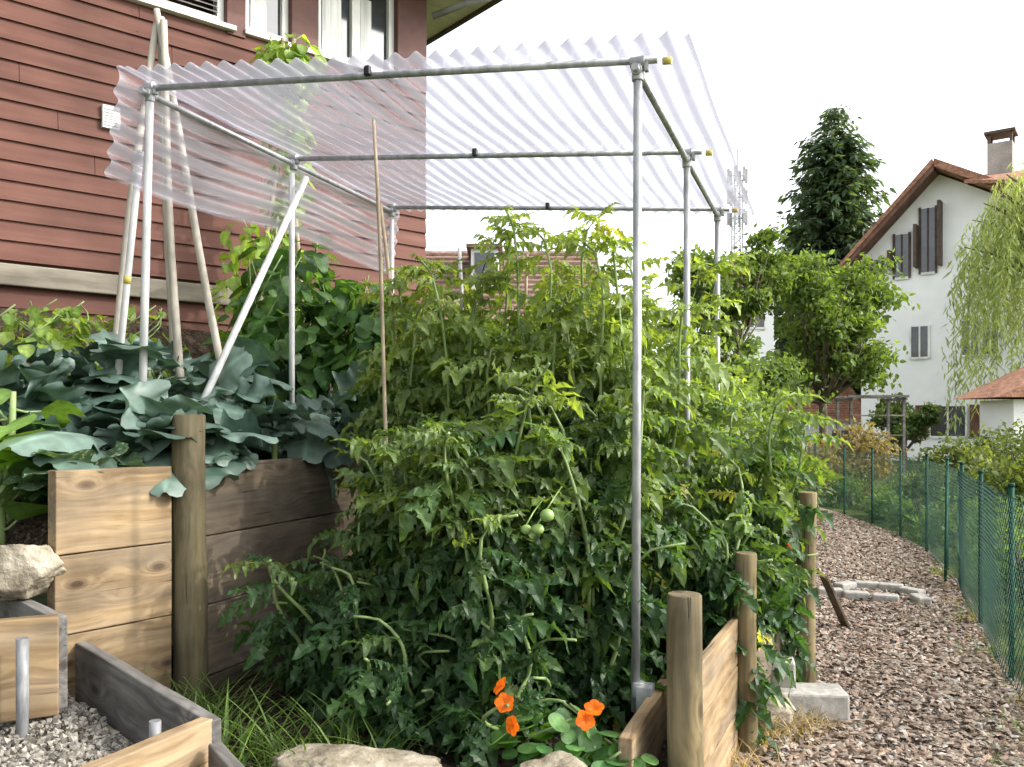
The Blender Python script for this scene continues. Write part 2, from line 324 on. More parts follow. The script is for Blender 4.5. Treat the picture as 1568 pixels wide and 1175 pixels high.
def cloud(name,blobs,n,size,c1,c2,tmpl=SIMPLE,mat=None,parent=None,clump=.22,shell=.5,nclump=60):
    parts=[]; tot=sum(b[3]*b[4]*b[5] for b in blobs)
    for (cx,cy,cz,rx,ry,rz_) in blobs:
        frac=rx*ry*rz_/tot; k=max(50,int(n*frac)); nc=max(6,int(nclump*frac))
        d=randdir(nc); rr=(shell+(1-shell)*rng.random((nc,1)))
        cc=np.array([cx,cy,cz])+d*rr*np.array([rx,ry,rz_])
        id_=rng.integers(0,nc,k); sg=clump*min(rx,ry,rz_)
        P=cc[id_]+rng.normal(size=(k,3))*sg*np.array([1,1,.75])
        P[:,2]=np.maximum(P[:,2],.01)
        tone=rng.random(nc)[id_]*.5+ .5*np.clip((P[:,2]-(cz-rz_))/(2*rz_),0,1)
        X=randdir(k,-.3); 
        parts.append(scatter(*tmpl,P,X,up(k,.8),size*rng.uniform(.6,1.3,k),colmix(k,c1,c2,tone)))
    return npmesh(name,parts,mat or M['far'],parent,smooth=False)

# ------------------------------------------------------------------ camera, light, world
cam=bpy.data.cameras.new('camera'); co=bpy.data.objects.new('camera',cam); COL.objects.link(co)
co.location=(0,0,1.45); co.rotation_euler=(math.pi/2,0,TH); cam.lens=1300/1568*36; cam.sensor_width=36; cam.shift_y=.0399; cam.clip_end=2000; cam.clip_start=.05
scn.camera=co
S=Vector((.97,.22,0)).normalized(); EL=math.radians(36)
Sv=Vector((S.x*math.cos(EL),S.y*math.cos(EL),math.sin(EL)))
sl=bpy.data.lights.new('sun','SUN'); sl.energy=3.2; sl.angle=math.radians(.6); sl.color=(1,.93,.82)
so=bpy.data.objects.new('sun',sl); so.rotation_euler=(-Sv).to_track_quat('-Z','Y').to_euler(); COL.objects.link(so)
w=bpy.data.worlds.new('World'); scn.world=w; w.use_nodes=True; nt=w.node_tree; nt.nodes.clear()
sk=N(nt,'ShaderNodeTexSky'); sk.sky_type='NISHITA'; sk.sun_disc=False; sk.sun_elevation=EL; sk.sun_rotation=math.atan2(S.x,S.y); sk.dust_density=5; sk.air_density=1.2; sk.altitude=300
hs=N(nt,'ShaderNodeHueSaturation'); hs.inputs['Saturation'].default_value=.22; hs.inputs['Value'].default_value=3.4
bg=N(nt,'ShaderNodeBackground'); bg.inputs['Strength'].default_value=.15
wo=N(nt,'ShaderNodeOutputWorld')
nt.links.new(sk.outputs[0],hs.inputs['Color']); nt.links.new(hs.outputs[0],bg.inputs[0]); nt.links.new(bg.outputs[0],wo.inputs[0])
scn.view_settings.view_transform='Standard'; scn.view_settings.look='None'; scn.view_settings.exposure=0

# ------------------------------------------------------------------ ground
def sheet(name,x0,x1,y0,y1,nx,ny,zf,mat,parent=None,xmax=None):
    ys=np.linspace(y0,y1,ny+1); V=[]
    for y in ys:
        xr=x1 if xmax is None else xmax(y)
        for t in np.linspace(0,1,nx+1)**(1 if xmax is None else .6):
            x=x0+(xr-x0)*t; V.append((x,y,zf(x,y)))
    F=[(j*(nx+1)+i,j*(nx+1)+i+1,(j+1)*(nx+1)+i+1,(j+1)*(nx+1)+i) for j in range(ny) for i in range(nx)]
    b=MB(); b.add(V,F); return b.build(name,[mat],parent,smooth=True)
b=MB(); b.add([(-600,-200,-.01),(600,-200,-.01),(600,900,-.01),(-600,900,-.01)],[(0,1,2,3)]); b.build('ground',[M['ground']])
FP=[(.92,2.0),(.94,5.6),(1.07,8.6),(1.02,10.4),(.75,12.3),(.15,14.6),(-.7,17)]
def fence_at(s):
    for i in range(len(FP)-1):
        a,b_=FP[i],FP[i+1]; l=math.hypot(b_[0]-a[0],b_[1]-a[1])
        if s<=l or i==len(FP)-2:
            t=s/l; return (a[0]+(b_[0]-a[0])*t,a[1]+(b_[1]-a[1])*t)
        s-=l
FL=sum(math.hypot(FP[i+1][0]-FP[i][0],FP[i+1][1]-FP[i][1]) for i in range(len(FP)-1))
def pathL(y): return float(np.interp(y,[0,3.0,3.85,5,8,12,14.5,17],[-.5,-.5,-.36,-.12,-.15,-.45,-1.0,-2.0]))
def pathR(y): return float(np.interp(y,[p[1] for p in FP],[p[0] for p in FP]))
b=MB(); vs=[];fs=[]
ys=np.linspace(0,17,60)
for y in ys:
    for k in range(9):
        t=k/8; x=pathL(y)-.06+(pathR(y)-.0-pathL(y)+.1)*t; vs.append((x,y,.004+.012*math.sin(x*5+y*1.7)**2))
for j in range(59):
    for k in range(8): a=j*9+k; fs.append((a,a+1,a+10,a+9))
b.add(vs,fs); b.build('garden_path',[M['mulch']],smooth=True)
def chips(name,n,ysamp,size,cols,zf,xf,mat,parent=None):
    y=ysamp(n); t=rng.random(n); P=np.array([xf(a,b_) for a,b_ in zip(y,t)])
    P=np.stack([P,y,np.array([zf(a,b_) for a,b_ in zip(P,y)])+rng.uniform(.004,.024,n)],1)
    T=np.array([(-.5,-.24,0),(.45,-.28,.05),(.55,.2,0),(-.4,.26,.06),(0,0,.16)]);F=np.array([(0,1,4),(1,2,4),(2,3,4),(3,0,4)])
    ci=rng.integers(0,len(cols),n); patch=.84+.16*np.sin(P[:,0]*2.3+P[:,1]*.9)*np.sin(P[:,1]*1.4+1)
    C=np.array(cols)[ci]*rng.uniform(.7,1.2,(n,1))*patch[:,None]
    return npmesh(name,[scatter(T,F,np.ones(5),P,randdir(n,0,.3),up(n,.35),size*rng.uniform(.35,1.6,n),C)],mat,parent,smooth=False)
chips('wood_chip_mulch',42000,lambda n:2.6+12*rng.random(n)**1.6,.034,[(.37,.295,.235),(.42,.35,.285),(.31,.235,.185),(.43,.39,.345),(.38,.27,.20),(.23,.175,.14)],lambda x,y:.004,lambda y,t:pathL(y)-.03+(pathR(y)+.03-pathL(y))*t,M['chip'])

def bedz(x,y): return .15+.03*math.sin(x*7+y*3)*math.cos(y*6)+.02*math.sin(x*17+y*11)
sheet('bed_soil',-3.6,-.52,.6,7.4,60,120,bedz,M['soil'])
def upz(x,y):
    z=1.16+.03*math.sin(x*8)*math.cos(y*7)
    z+=1.1*max(0,min(1,(-3.9-x+.25*(y-4))/1.6))
    k=max(0,min(1,(2.95-y)/.5)); z-=k*.40
    return z
def upxmax(y): return -2.85 if y>3.1 else -3.03+(y-2.565)*.303-.02
sheet('upper_bed_soil',-12,-2.84,2.42,9,90,90,upz,M['soil'],xmax=upxmax)
n=2500; P=np.stack([rng.uniform(-3.4,-.6,n),rng.uniform(2,4,n),np.full(n,.17)],1)
ST=(np.array([(-.5,0,0),(.5,.05,0),(0,-.4,.05),(.05,.42,0),(0,0,.38),(0,0,-.3)]),np.array([(0,2,4),(2,1,4),(1,3,4),(3,0,4),(2,0,5),(1,2,5),(3,1,5),(0,3,5)]),np.ones(6))
P2=np.stack([rng.uniform(-3.6,-3.06,900),rng.uniform(2.45,2.95,900),np.zeros(900)],1); P2[:,2]=[upz(x,y)+.005 for x,y in P2[:,:2]]
P=np.concatenate([P,P2]); n=len(P)
npmesh('soil_clods',[scatter(*ST,P,randdir(n),up(n),rng.uniform(.008,.035,n),colmix(n,(.03,.022,.016),(.11,.085,.065)))],M['chip'],smooth=False)

# ------------------------------------------------------------------ timber retaining wall of the upper bed
rw=empty('timber_retaining_wall')
pA=(-2.98,2.565);pB=(-2.83,3.06)
zz=[(.16,.245),(.25,.585),(.59,.915),(.92,1.262)]
for i,(a,c) in enumerate(zz):
    plank('front_plank_%d'%i,(pA[0]+.004*i,pA[1]),pB,a,c,.07,M['plank'],rw)
    plank('side_plank_%d'%i,(-2.81,3.22),(-2.81,5.2),a,c,.05,M['plankdark'],rw)
    plank('rear_plank_%d'%i,(-2.81,5.21),(-2.81,7.2),a,c-.12 if i==3 else c,.05,M['plankdark'],rw)
logpost('corner_post',-2.775,3.14,.05,1.49,.075,M['logdark'],rw)
logpost('middle_post',-2.74,5.2,.05,1.35,.06,M['logdark'],rw)

# ------------------------------------------------------------------ stepped boxes bottom-left
bx=empty('stepped_planter_box')
plank('long_plank',(-3.2,2.80),(-1.76,2.10),.30,.55,.045,M['plankgrey'],bx)
plank('long_plank_low',(-3.2,2.80),(-1.76,2.10),.10,.295,.045,M['plankgrey'],bx)
plank('front_plank',(-1.79,2.10),(-1.87,1.2),.32,.553,.05,M['plank'],bx)
plank('front_plank_low',(-1.79,2.10),(-1.87,1.2),.10,.315,.05,M['plank'],bx)
plank('outer_plank',(-1.73,2.06),(-1.35,1.80),.05,.50,.04,M['plankgrey'],bx)
b=MB(); b.tube([(-1.85,1.95,.05),(-1.85,1.95,.585)],.017,n=14); b.build('pipe_stake',[M['pipe']],bx,smooth=True)
b2=empty('upper_planter_box')
plank('front_plank',(-3.1,1.85),(-2.66,2.33),.39,.75,.06,M['plank'],b2)
plank('rear_plank',(-3.9,2.88),(-2.66,2.34),.40,.742,.05,M['plankgrey'],b2)
b=MB(); b.tube([(-2.66,2.18,.2),(-2.66,2.18,.70)],.021,n=14); b.build('pipe_stake',[M['pipe']],b2,smooth=True)
def gz(x,y): return .345+.02*math.sin(x*9)*math.cos(y*8)
b=MB(); b.add([(-3.2,2.75,.33),(-1.82,2.09,.33),(-1.9,1.2,.33),(-3.3,1.2,.33)],[(0,3,2,1)]); b.build('gravel_base',[M['stone']],bx)
n=9000; P=np.stack([rng.uniform(-3.2,-1.82,n),rng.uniform(1.2,2.75,n),np.zeros(n)],1)
ok=(P[:,1]<2.09+(-1.82-P[:,0])*.478-.02)&(P[:,0]<-1.84+0*P[:,0]); P=P[ok]; n=len(P)
P[:,2]=[gz(x,y) for x,y in P[:,:2]]; P[:,2]+=rng.uniform(0,.015,n)
npmesh('gravel',[scatter(*ST,P,randdir(n),up(n),rng.uniform(.010,.042,n),colmix(n,(.12,.11,.095),(.34,.315,.27)))],M['chip'],bx,smooth=False)

# ------------------------------------------------------------------ rocks
def rock(name,c,size,seed,mat=M['stone'],rz=0):
    import bmesh
    bm=bmesh.new(); bmesh.ops.create_icosphere(bm,subdivisions=5,radius=1)
    r=random.Random(seed); dirs=[(Vector((r.gauss(0,1),r.gauss(0,1),r.gauss(0,1))).normalized(),r.uniform(.62,.92)) for _ in range(20)]
    from mathutils import noise
    for v in bm.verts:
        p=v.co.copy()
        for d,l in dirs:
            k=p.dot(d)
            if k>l: p-=d*(k-l)*.95
        p*=1+.08*noise.noise(v.co*2.5+Vector((seed,0,0)))+.05*noise.noise(v.co*7)+.03*noise.noise(v.co*19)
        v.co=Vector((p.x*size[0],p.y*size[1],p.z*size[2]))
    me=bpy.data.meshes.new(name); bm.to_mesh(me); bm.free(); me.materials.append(mat)
    me.polygons.foreach_set('use_smooth',[True]*len(me.polygons))
    ob=bpy.data.objects.new(name,me); COL.objects.link(ob); ob.location=c; ob.rotation_euler=(0,0,rz); return ob
rock('boulder',(-3.10,2.50,.87),(.23,.12,.13),3,rz=.4)
rock('boulder',(-1.58,2.60,.20),(.38,.2,.12),8,rz=.35)
rock('boulder',(-.84,2.70,.24),(.18,.14,.12),5,rz=.2)
rock('boulder',(-.30,4.2,.10),(.16,.16,.1),9)

# ------------------------------------------------------------------ path-side wall
pw=empty('path_edge_wall')
plank('inner_plank',(-.665,2.86),(-.655,4.6),.02,.375,.05,M['plank'],pw)
for i,(a,c) in enumerate([(.0,.2),(.205,.40),(.405,.60)]):
    plank('outer_plank_%d'%i,(-.455,3.02),(-.40,3.86),a,c,.035,M['plank'],pw)
    if i<2: plank('mid_plank_%d'%i,(-.40,3.9),(-.20,4.9),a,c,.035,M['plankdark'],pw)
    plank('far_plank_%d'%i,(-.17,5.05),(-.22,7.6),a,c,.035,M['plankdark'],pw)
logpost('near_post',-.486,3.02,-.1,.845,.063,M['log'],pw)
logpost('second_post',-.355,3.85,-.1,.88,.048,M['log'],pw)
logpost('third_post',-.135,4.97,-.1,1.07,.051,M['log'],pw)
def block(name,c,size,rz):
    b=MB(); b.box((0,0,0),size); o=b.build(name,[M['concrete']],bevel=.012,loc=c,rz=rz); return o
block('concrete_block',(-.11,4.45,.075),(.34,.20,.14),.25)
block('concrete_block',(-.28,4.50,.18),(.2,.18,.18),.1)
block('concrete_block',(-.26,4.72,.40),(.17,.12,.1),.3)
pr=empty('paver_ring')
for i,(x,y,rz) in enumerate([(-.02,7.62,.1),(.1,7.95,.9),(.28,8.05,.05),(.47,8.02,-.1),(.62,7.86,-.7),(.66,7.55,-1.3),(.18,7.55,.1),(.40,7.5,-.05)]):
    b=MB(); b.box((0,0,0),(.2,.11,.07)); o=b.build('paver_%d'%i,[M['concrete']],pr,bevel=.015,loc=(x,y,.04),rz=rz)
b=MB(); b.box((0,0,0),(.02,.09,.42),ry=-.45); b.build('leaning_board',[M['plankdark']],loc=(.02,6.4,.19),bevel=.004,rz=.6)

# ------------------------------------------------------------------ wire fence
fe=empty('green_wire_fence')
b=MB(); H=1.05
for s in [0.6,2.0,3.45,4.9,6.35,7.3,8.6,9.9,11.2,12.6,14.0,15.3]:
    if s<FL:
        x,y=fence_at(s); b.tube([(x,y,-.1),(x,y,1.1)],.015,n=8); b.tube([(x,y,1.1),(x,y,1.12)],.018,n=8)
x,y=fence_at(7.3); b.tube([(x,y,1.0),(x-.10,y-.75,.0)],.013,n=8)
b.build('posts',[M['fence']],fe,smooth=True)
b=MB()
sp=.058
for k in range(int((FL+H)/sp)):
    for sg in (1,-1):
        s0=k*sp-(H if sg>0 else 0); pts=[]
        for i in range(5):
            s=s0+sg*i/4*H
            if s<0 or s>FL: continue
            x,y=fence_at(s); pts.append((x-.02+.012*math.sin(s*3),y,.03+i/4*(H-.03)))
        if len(pts)>1: b.tube(pts,.0018,n=3)
for z in (.03,.3,.68,1.05):
    pts=[fence_at(s) for s in np.linspace(0,FL,40)]; b.tube([(p[0]-.022,p[1],z) for p in pts],.0024,n=4)
b.build('netting',[M['fence']],fe)

# ------------------------------------------------------------------ rain canopy
cp=empty('tomato_rain_canopy')
XL,XR=-3.22,-.73
def rz_(x): return 3.15+(x-XL)/(XR-XL)*(2.90-3.15)
b=MB(); YS=[3.36,4.58,5.87]
for y in YS: 
    b.tube([(XL-.06,y,rz_(XL)),(XR+.08,y,rz_(XR))],.0155,n=12)
for x in (XL,XR): b.tube([(x,3.30,rz_(x)-.038),(x,5.95,rz_(x)-.038)],.015,n=12)
b.build('frame_pipes',[M['pole']],cp,smooth=True)
b=MB()
b.tube([(XR-.01,3.36,.30),(XR-.004,3.36,1.6),(XR,3.36,2.9)],.0175,n=14)
b.tube([(XR,4.58,.2),(XR,4.58,2.9)],.0175,n=14)
b.tube([(XR,5.87,.2),(XR,5.87,2.9)],.0175,n=14)
b.build('right_posts',[M['pole']],cp,smooth=True)
b=MB()
b.tube([(-3.285,3.36,1.1),(-3.22,3.36,3.13)],.020,n=14)
b.tube([(XL,4.56,1.1),(XL,4.56,3.05)],.018,n=14)
b.tube([(-3.10,3.33,1.15),(-3.14,4.60,3.02)],.020,n=14)
b.tube([(XL,5.87,1.1),(XL,5.87,3.05)],.018,n=14)
b.tube([(-3.56,3.42,1.2),(-3.34,3.42,2.86)],.018,n=12)
b.build('left_posts',[M['whitepole']],cp,smooth=True)
b=MB()
for y in YS:
    for x in (XL,XR):
        z=rz_(x)
        b.tube([(x-.03,y,z),(x+.03,y,z)],.024,n=12); b.tube([(x,y,z-.075),(x,y,z-.01)],.024,n=12); b.tube([(x,y-.03,z-.038),(x,y+.035,z-.038)],.022,n=12)
        b.box((x+.035,y,z-.02),(.018,.026,.045))
b.tube([(XR,3.36,.36),(XR,3.36,.42)],.026,n=12); b.box((-.70,3.36,.36),(.06,.08,.10))
b.build('pipe_clamps',[M['pole']],cp,smooth=True,bevel=.003)
b=MB()
for x,y in ((-1.95,3.33),(-1.95,4.55),(-1.93,5.84)): b.box((x,y,rz_(x)+.012),(.03,.026,.045))
b.build('sheet_clips',[M['black']],cp,bevel=.006)
b=MB()
for y in YS: b.tube([(XR+.10,y,2.89),(XR+.135,y,2.888)],.015,n=10)
b.tube([(-3.43,3.42,2.18),(-3.425,3.42,2.22)],.0195,n=10)
b.build('pipe_caps',[M['yellow']],cp,smooth=True)
def corr(name,ufun,nu,nv,per_u,amp=.010,seed=0,base=.06,gain=.95):
    V=[];C=[]
    r=np.random.default_rng(seed); per=r.uniform(.75,1.15,int(per_u)+2)
    for j in range(nv+1):
        for i in range(nu+1):
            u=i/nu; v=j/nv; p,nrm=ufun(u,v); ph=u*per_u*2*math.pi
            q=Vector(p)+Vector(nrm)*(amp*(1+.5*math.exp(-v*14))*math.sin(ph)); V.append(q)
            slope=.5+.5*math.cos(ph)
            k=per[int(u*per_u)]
            c=base+gain*k*slope**1.4+.06*math.sin(v*9+u*6)  # sheen of the rib flanks painted into Col
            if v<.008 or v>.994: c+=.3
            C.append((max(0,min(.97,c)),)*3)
    F=[(j*(nu+1)+i,j*(nu+1)+i+1,(j+1)*(nu+1)+i+1,(j+1)*(nu+1)+i) for j in range(nv) for i in range(nu)]
    return npmesh(name,[(np.array(V),np.array(F),np.array(C))],M['pvc'],cp)
def roof(u,v):
    x=-3.235+u*(2.735); y=3.20+v*(2.86)
    sag=.018*math.sin((y-3.36)/1.25*math.pi)**2
    return (x,y+.012*math.sin(x*3),rz_(x)+.027-sag+.007*math.sin(x*2.3+y)),(0,0,1)
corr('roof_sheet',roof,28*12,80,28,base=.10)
def side(u,v):
    y=3.17+v*2.85
    a=min(1,u/.18); x=-3.225-.035*math.sin(a*math.pi/2)-.05*max(0,(u-.18))+.015*math.sin(y*2.2+u*3)
    z=3.185-.05*(1-math.cos(a*math.pi/2))-.53*max(0,u-.10)+.02*math.sin(y*3)
    return (x,y,z),(-.9,0,.3 if u<.2 else 0.1)
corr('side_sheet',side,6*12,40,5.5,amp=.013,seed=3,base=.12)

# ------------------------------------------------------------------ bean poles
def poles(name,segs,r,mat):
    b=MB()
    for p,q in segs:
        p=Vector(p);q=Vector(q); m=[p.lerp(q,t)+Vector((.008*math.sin(t*7+p.x*5),.008*math.cos(t*6),0)) for t in np.linspace(0,1,9)]
        b.tube(m,[r*(1.15-.3*t)*random.uniform(.93,1.07) for t in np.linspace(0,1,9)],n=10)
    return b.build(name,[mat],smooth=True)
AP=Vector((-3.71,3.95,3.70)); sg_=[]
for i,f in enumerate([(-3.80,3.58,1.1),(-3.89,4.3,1.1),(-3.30,4.19,1.1),(-3.62,4.05,1.1)]):
    f=Vector(f); a=AP+Vector((.025*(i-1.5),.02*((i*2)%3-1),0)); sg_.append((f,a+(a-f)*(.045+.015*(i%3))))
poles('bean_pole_teepee',sg_,.023,M['cream'])
poles('bean_pole_teepee',[((-4.4,5.5,1.2),(-4.18,5.95,4.65)),((-4.3,6.2,1.2),(-4.22,5.85,4.62)),((-3.9,5.8,1.2),(-4.26,5.93,4.6))],.02,M['bamboo'])
poles('tomato_stake',[((-2.02,3.75,.2),(-2.13,3.69,2.96))],.010,M['bamboo'])
poles('tomato_stake',[((-1.9,4.4,.2),(-1.98,4.4,2.45))],.012,M['whitepole'])
poles('tomato_stake',[((-2.2,4.5,.2),(-2.5,4.4,2.75))],.012,M['bamboo'])
poles('tomato_stake',[((-1.55,4.9,.2),(-2.1,4.9,2.4)),((-1.9,5.0,.2),(-1.75,4.9,2.5)),((-1.5,5.1,.2),(-1.95,5.0,2.5))],.011,M['bamboo'])

# ------------------------------------------------------------------ tomato plants
def tomato_plant(x,y,top,nst,spread,dens=.052):
    e=empty('tomato_plant'); parts=[];sb=MB()
    Ps=[[] for _ in TOM];Xs=[[] for _ in TOM];Ss=[[] for _ in TOM];Hs=[[] for _ in TOM]
    for k in range(nst):
        a=random.uniform(0,2*math.pi)+k*2.4; sp=spread*random.uniform(.25,1); h=(top-.15)*random.uniform(.62,1.0)
        if k==0: h=top-.15
        if k%3==2: h*=random.uniform(.45,.7); sp*=1.25
        bx0,by0=x+random.uniform(-.1,.1),y+random.uniform(-.1,.1)
        pts=[];npt=16; w1,w2=random.uniform(0,6),random.uniform(0,6)
        tipb=random.uniform(0,.22)
        for i in range(npt+1):
            t=i/npt; pts.append(Vector((bx0+math.cos(a)*sp*t**1.3+.06*math.sin(t*8+w1)*t+math.cos(a)*tipb*max(0,t-.8)*4,by0+math.sin(a)*sp*t**1.3+.06*math.cos(t*7+w2)*t,.15+h*(t if t<.88 else .88+(t-.88)*.25))))
        if any((p.x>-.95 and p.x<-.5 and p.y<3.42 and p.z>.3) for p in pts):
            for p in pts:
                if p.y<3.5: p.y=3.5+(3.5-p.y)*.3
        sb.tube(pts,[.0125*(1-.55*i/npt) for i in range(npt+1)],n=6)
        Ln=h; nn=int(Ln/dens); ang=random.uniform(0,6.28)
        for i in range(nn):
            t=.05+.95*(i+random.random()*.5)/nn; f=t*npt; j=min(npt-1,int(f)); p=pts[j].lerp(pts[j+1],f-j)
            ang+=2.4+random.uniform(-.5,.5); pit=random.uniform(-.1,.7) if t>.85 else random.uniform(-.5,.35)
            s=random.uniform(.17,.33)*(1.0 if t<.8 else .85-.3*(t-.8)/.2)
            tx,ty=p.x+math.cos(ang)*s*.8,p.y+math.sin(ang)*s*.8
            if p.z<2.1 and ((-1.02<tx<-.52 and ty<3.36) or (-1.0<p.x<-.52 and p.y<3.34)): continue
            if t>.7 and top>2: 
                if random.random()<.12: continue
            q=random.randrange(len(TOM)); Ps[q].append(p);Xs[q].append((math.cos(ang),math.sin(ang),pit));Ss[q].append(s);Hs[q].append(p.z)
    for q in range(len(TOM)):
        if not Ps[q]: continue
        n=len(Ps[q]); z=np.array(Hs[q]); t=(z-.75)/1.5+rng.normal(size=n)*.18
        C=colmix(n,(.033,.077,.025),(.185,.245,.070),t,.18)  # yellower tops by height; shade among low leaves is put into the colour
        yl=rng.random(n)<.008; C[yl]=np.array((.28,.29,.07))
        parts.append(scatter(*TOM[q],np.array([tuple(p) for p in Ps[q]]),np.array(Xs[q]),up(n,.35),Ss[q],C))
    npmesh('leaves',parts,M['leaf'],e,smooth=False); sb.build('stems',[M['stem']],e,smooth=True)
for a in [(-2.2,3.45,.95,12,.42),(-1.8,3.45,1.6,15,.38),(-1.4,3.40,1.85,17,.36),(-1.05,3.65,1.80,17,.33),(-1.65,3.2,.75,9,.3),(-1.2,3.2,.8,9,.3),
          (-2.3,4.2,2.55,14,.38),(-1.85,4.2,2.76,15,.36),(-1.35,4.2,2.80,16,.36),(-.95,4.1,2.6,17,.36),
          (-2.2,5.2,2.6,9,.4),(-1.5,5.2,2.75,9,.4),(-.95,5.0,2.7,14,.4),(-.45,4.6,1.75,15,.34),(-.48,3.95,1.4,11,.24),(-.5,5.7,1.9,12,.35)]:
    tomato_plant(*a)
def ball(b,c,r,mi=0):
    n=12;m=7;vs=[];fs=[]
    for i in range(m+1):
        ph=math.pi*i/m
        for k in range(n):
            t=2*math.pi*k/n; vs.append((c[0]+r*math.sin(ph)*math.cos(t)*(1+.03*math.cos(5*t)),c[1]+r*math.sin(ph)*math.sin(t),c[2]+r*.88*math.cos(ph)))
    for i in range(m):
        for k in range(n): fs.append((i*n+k,i*n+(k+1)%n,(i+1)*n+(k+1)%n,(i+1)*n+k))
    b.add(vs,fs,mi)
fr=MB()
for c,r in (((-1.00,3.02,1.11),.028),((-1.04,3.03,1.055),.024),((-1.09,3.04,1.05),.022)):
    ball(fr,c,r); fr.tube([(c[0],c[1],c[2]+r*.8),(c[0]+.01,c[1]+.05,c[2]+.06),(c[0]-.02,c[1]+.25,c[2]+.09)],.003,n=5)
fr.build('green_tomato_fruit',[M['tomato']],smooth=True)
fr=MB()
for c in ((-.20,4.72,.87),(-.22,4.75,.80),(-.17,4.7,.93)): ball(fr,c,.02)
fr.build('red_tomato_fruit',[M['red']],smooth=True)

# ------------------------------------------------------------------ broad-leaved vegetables
def veg(name,x,y,z0,stemh,n,Ln,TM,mat,c1,c2,pit=(.1,1.2),spreadz=.5,pet=.25):
    e=empty(name); parts=[]; sb=MB()
    sb.tube([(x,y,z0-.1),(x+random.uniform(-.03,.03),y,z0+stemh*.6),(x+random.uniform(-.04,.04),y+random.uniform(-.04,.04),z0+stemh)],[.02,.018,.012],n=8)
    for q in range(len(TM)):
        k=n//len(TM)+1; ang=rng.uniform(0,6.28,k); h=z0+stemh*(1-spreadz*rng.random(k)); pt=rng.uniform(pit[0],pit[1],k)
        X=np.stack([np.cos(ang),np.sin(ang),pt],1); Xn=X/np.linalg.norm(X,axis=1,keepdims=True)
        s=Ln*rng.uniform(.55,1.2,k); P0=np.stack([np.full(k,x),np.full(k,y),h],1); P=P0+Xn*(pet*s)[:,None]
        Z=up(k,.3)
        parts.append(scatter(*TM[q],P,X,Z,s,colmix(k,c1,c2,None,.14)))
        for a,b_ in zip(P0,P): sb.tube([a,(a+b_)/2+np.array([0,0,-.01]),b_],[.008,.006,.005],n=5)
    npmesh('leaves',parts,mat,e,smooth=True); sb.build('stems',[M['stem']],e,smooth=True)
KC=((.050,.092,.068),(.130,.190,.155))
for x,y,h in [(-3.0,3.55,.24),(-2.95,4.0,.28),(-3.0,4.5,.35),(-3.3,3.45,.3),(-3.45,3.15,.25),(-3.35,3.9,.45),(-3.65,3.5,.5),(-3.75,3.2,.42),(-3.7,3.9,.6),(-3.06,3.30,.16),(-3.2,3.1,.12),(-3.95,3.6,.6),(-3.6,4.4,.5)]:
    veg('kale_plant',x,y,1.16,h,16,.34,KALE,M['kale'],*KC,pit=(-.2,1.3))
for x,y,h in [(-3.08,2.86,.12),(-3.15,2.98,.18)]:
    veg('squash_plant',x,y,1.08,h,12,.24,SQ,M['squash'],(.055,.11,.05),(.09,.16,.08),pet=.5,pit=(.0,.8))
for x,y,h in [(-3.40,2.68,.45),(-3.5,2.8,.75)]:
    veg('marrow_plant',x,y,.85,h,14,.25,BEAN,M['leaf'],(.06,.13,.03),(.15,.25,.06),pit=(-.2,1.0),pet=.5,spreadz=.9)
def vine(name,blobs,n,size,c1,c2,tm=BEAN,mat=None):
    e=empty(name); parts=[]
    for q in range(len(tm)):
        for (cx,cy,cz,rx,ry,rz2) in blobs:
            k=int(n/len(tm)/len(blobs)); d=randdir(k)*(.55+.45*rng.random((k,1)))
            P=np.array([cx,cy,cz])+d*np.array([rx,ry,rz2]); X=d*np.array([1,1,.2])+randdir(k)*.5; X[:,2]-=.5
            Z=d*.8+up(k,.35)
            parts.append(scatter(*tm[q],P,X,Z,size*rng.uniform(.6,1.2,k),colmix(k,c1,c2)))
    npmesh('leaves',parts,mat or M['leaf'],e,smooth=True)
    sb=MB()
    for (cx,cy,cz,rx,ry,rz2) in blobs:
        for i in range(4):
            a=random.uniform(0,6.28); sb.tube([(cx+.5*rx*math.cos(a+t*4),cy+.5*ry*math.sin(a+t*4),cz-rz2*1.1+2*rz2*t) for t in np.linspace(0,1,10)],.005,n=5)
    sb.build('tendrils',[M['stem']],e,smooth=True)
vine('runner_bean_plant',[(-3.55,4.9,1.9,.42,.42,.75),(-3.75,5.3,2.2,.38,.4,.75),(-3.3,5.3,1.9,.35,.4,.7),(-2.95,5.2,1.9,.25,.4,.6)],1100,.14,(.032,.085,.022),(.085,.165,.045))
vine('runner_bean_plant',[(-4.3,5.6,2.4,.35,.35,.8),(-4.2,5.9,3.6,.18,.18,.9),(-4.22,5.9,4.42,.30,.24,.24)],480,.12,(.12,.20,.035),(.25,.35,.08))
vine('bush_bean_plant',[(-4.6,4.6,2.0,.45,.4,.3),(-4.9,4.3,2.05,.4,.3,.25),(-4.4,3.6,1.8,.5,.4,.35)],500,.085,(.10,.18,.03),(.22,.30,.07))
ROUND=[blade(1,1.1,lambda t:.5*math.sqrt(max(0,1-(2*t-1)**2)),fold=.12,droop=-.05,nl=8,nw=2,vein=1.3)]
vine('nasturtium_plant',[(-.92,2.93,.30,.25,.16,.13),(-.72,2.9,.24,.14,.12,.1)],160,.08,(.06,.15,.045),(.13,.25,.08),tm=ROUND)
pet=blade(1,.9,lambda t:float(np.interp(t,[0,.3,.7,.95,1],[.08,.28,.55,.4,.15])),fold=.15,droop=.3,wav=.06,wf=1,nl=6,nw=2,vein=.85)
fp=[]
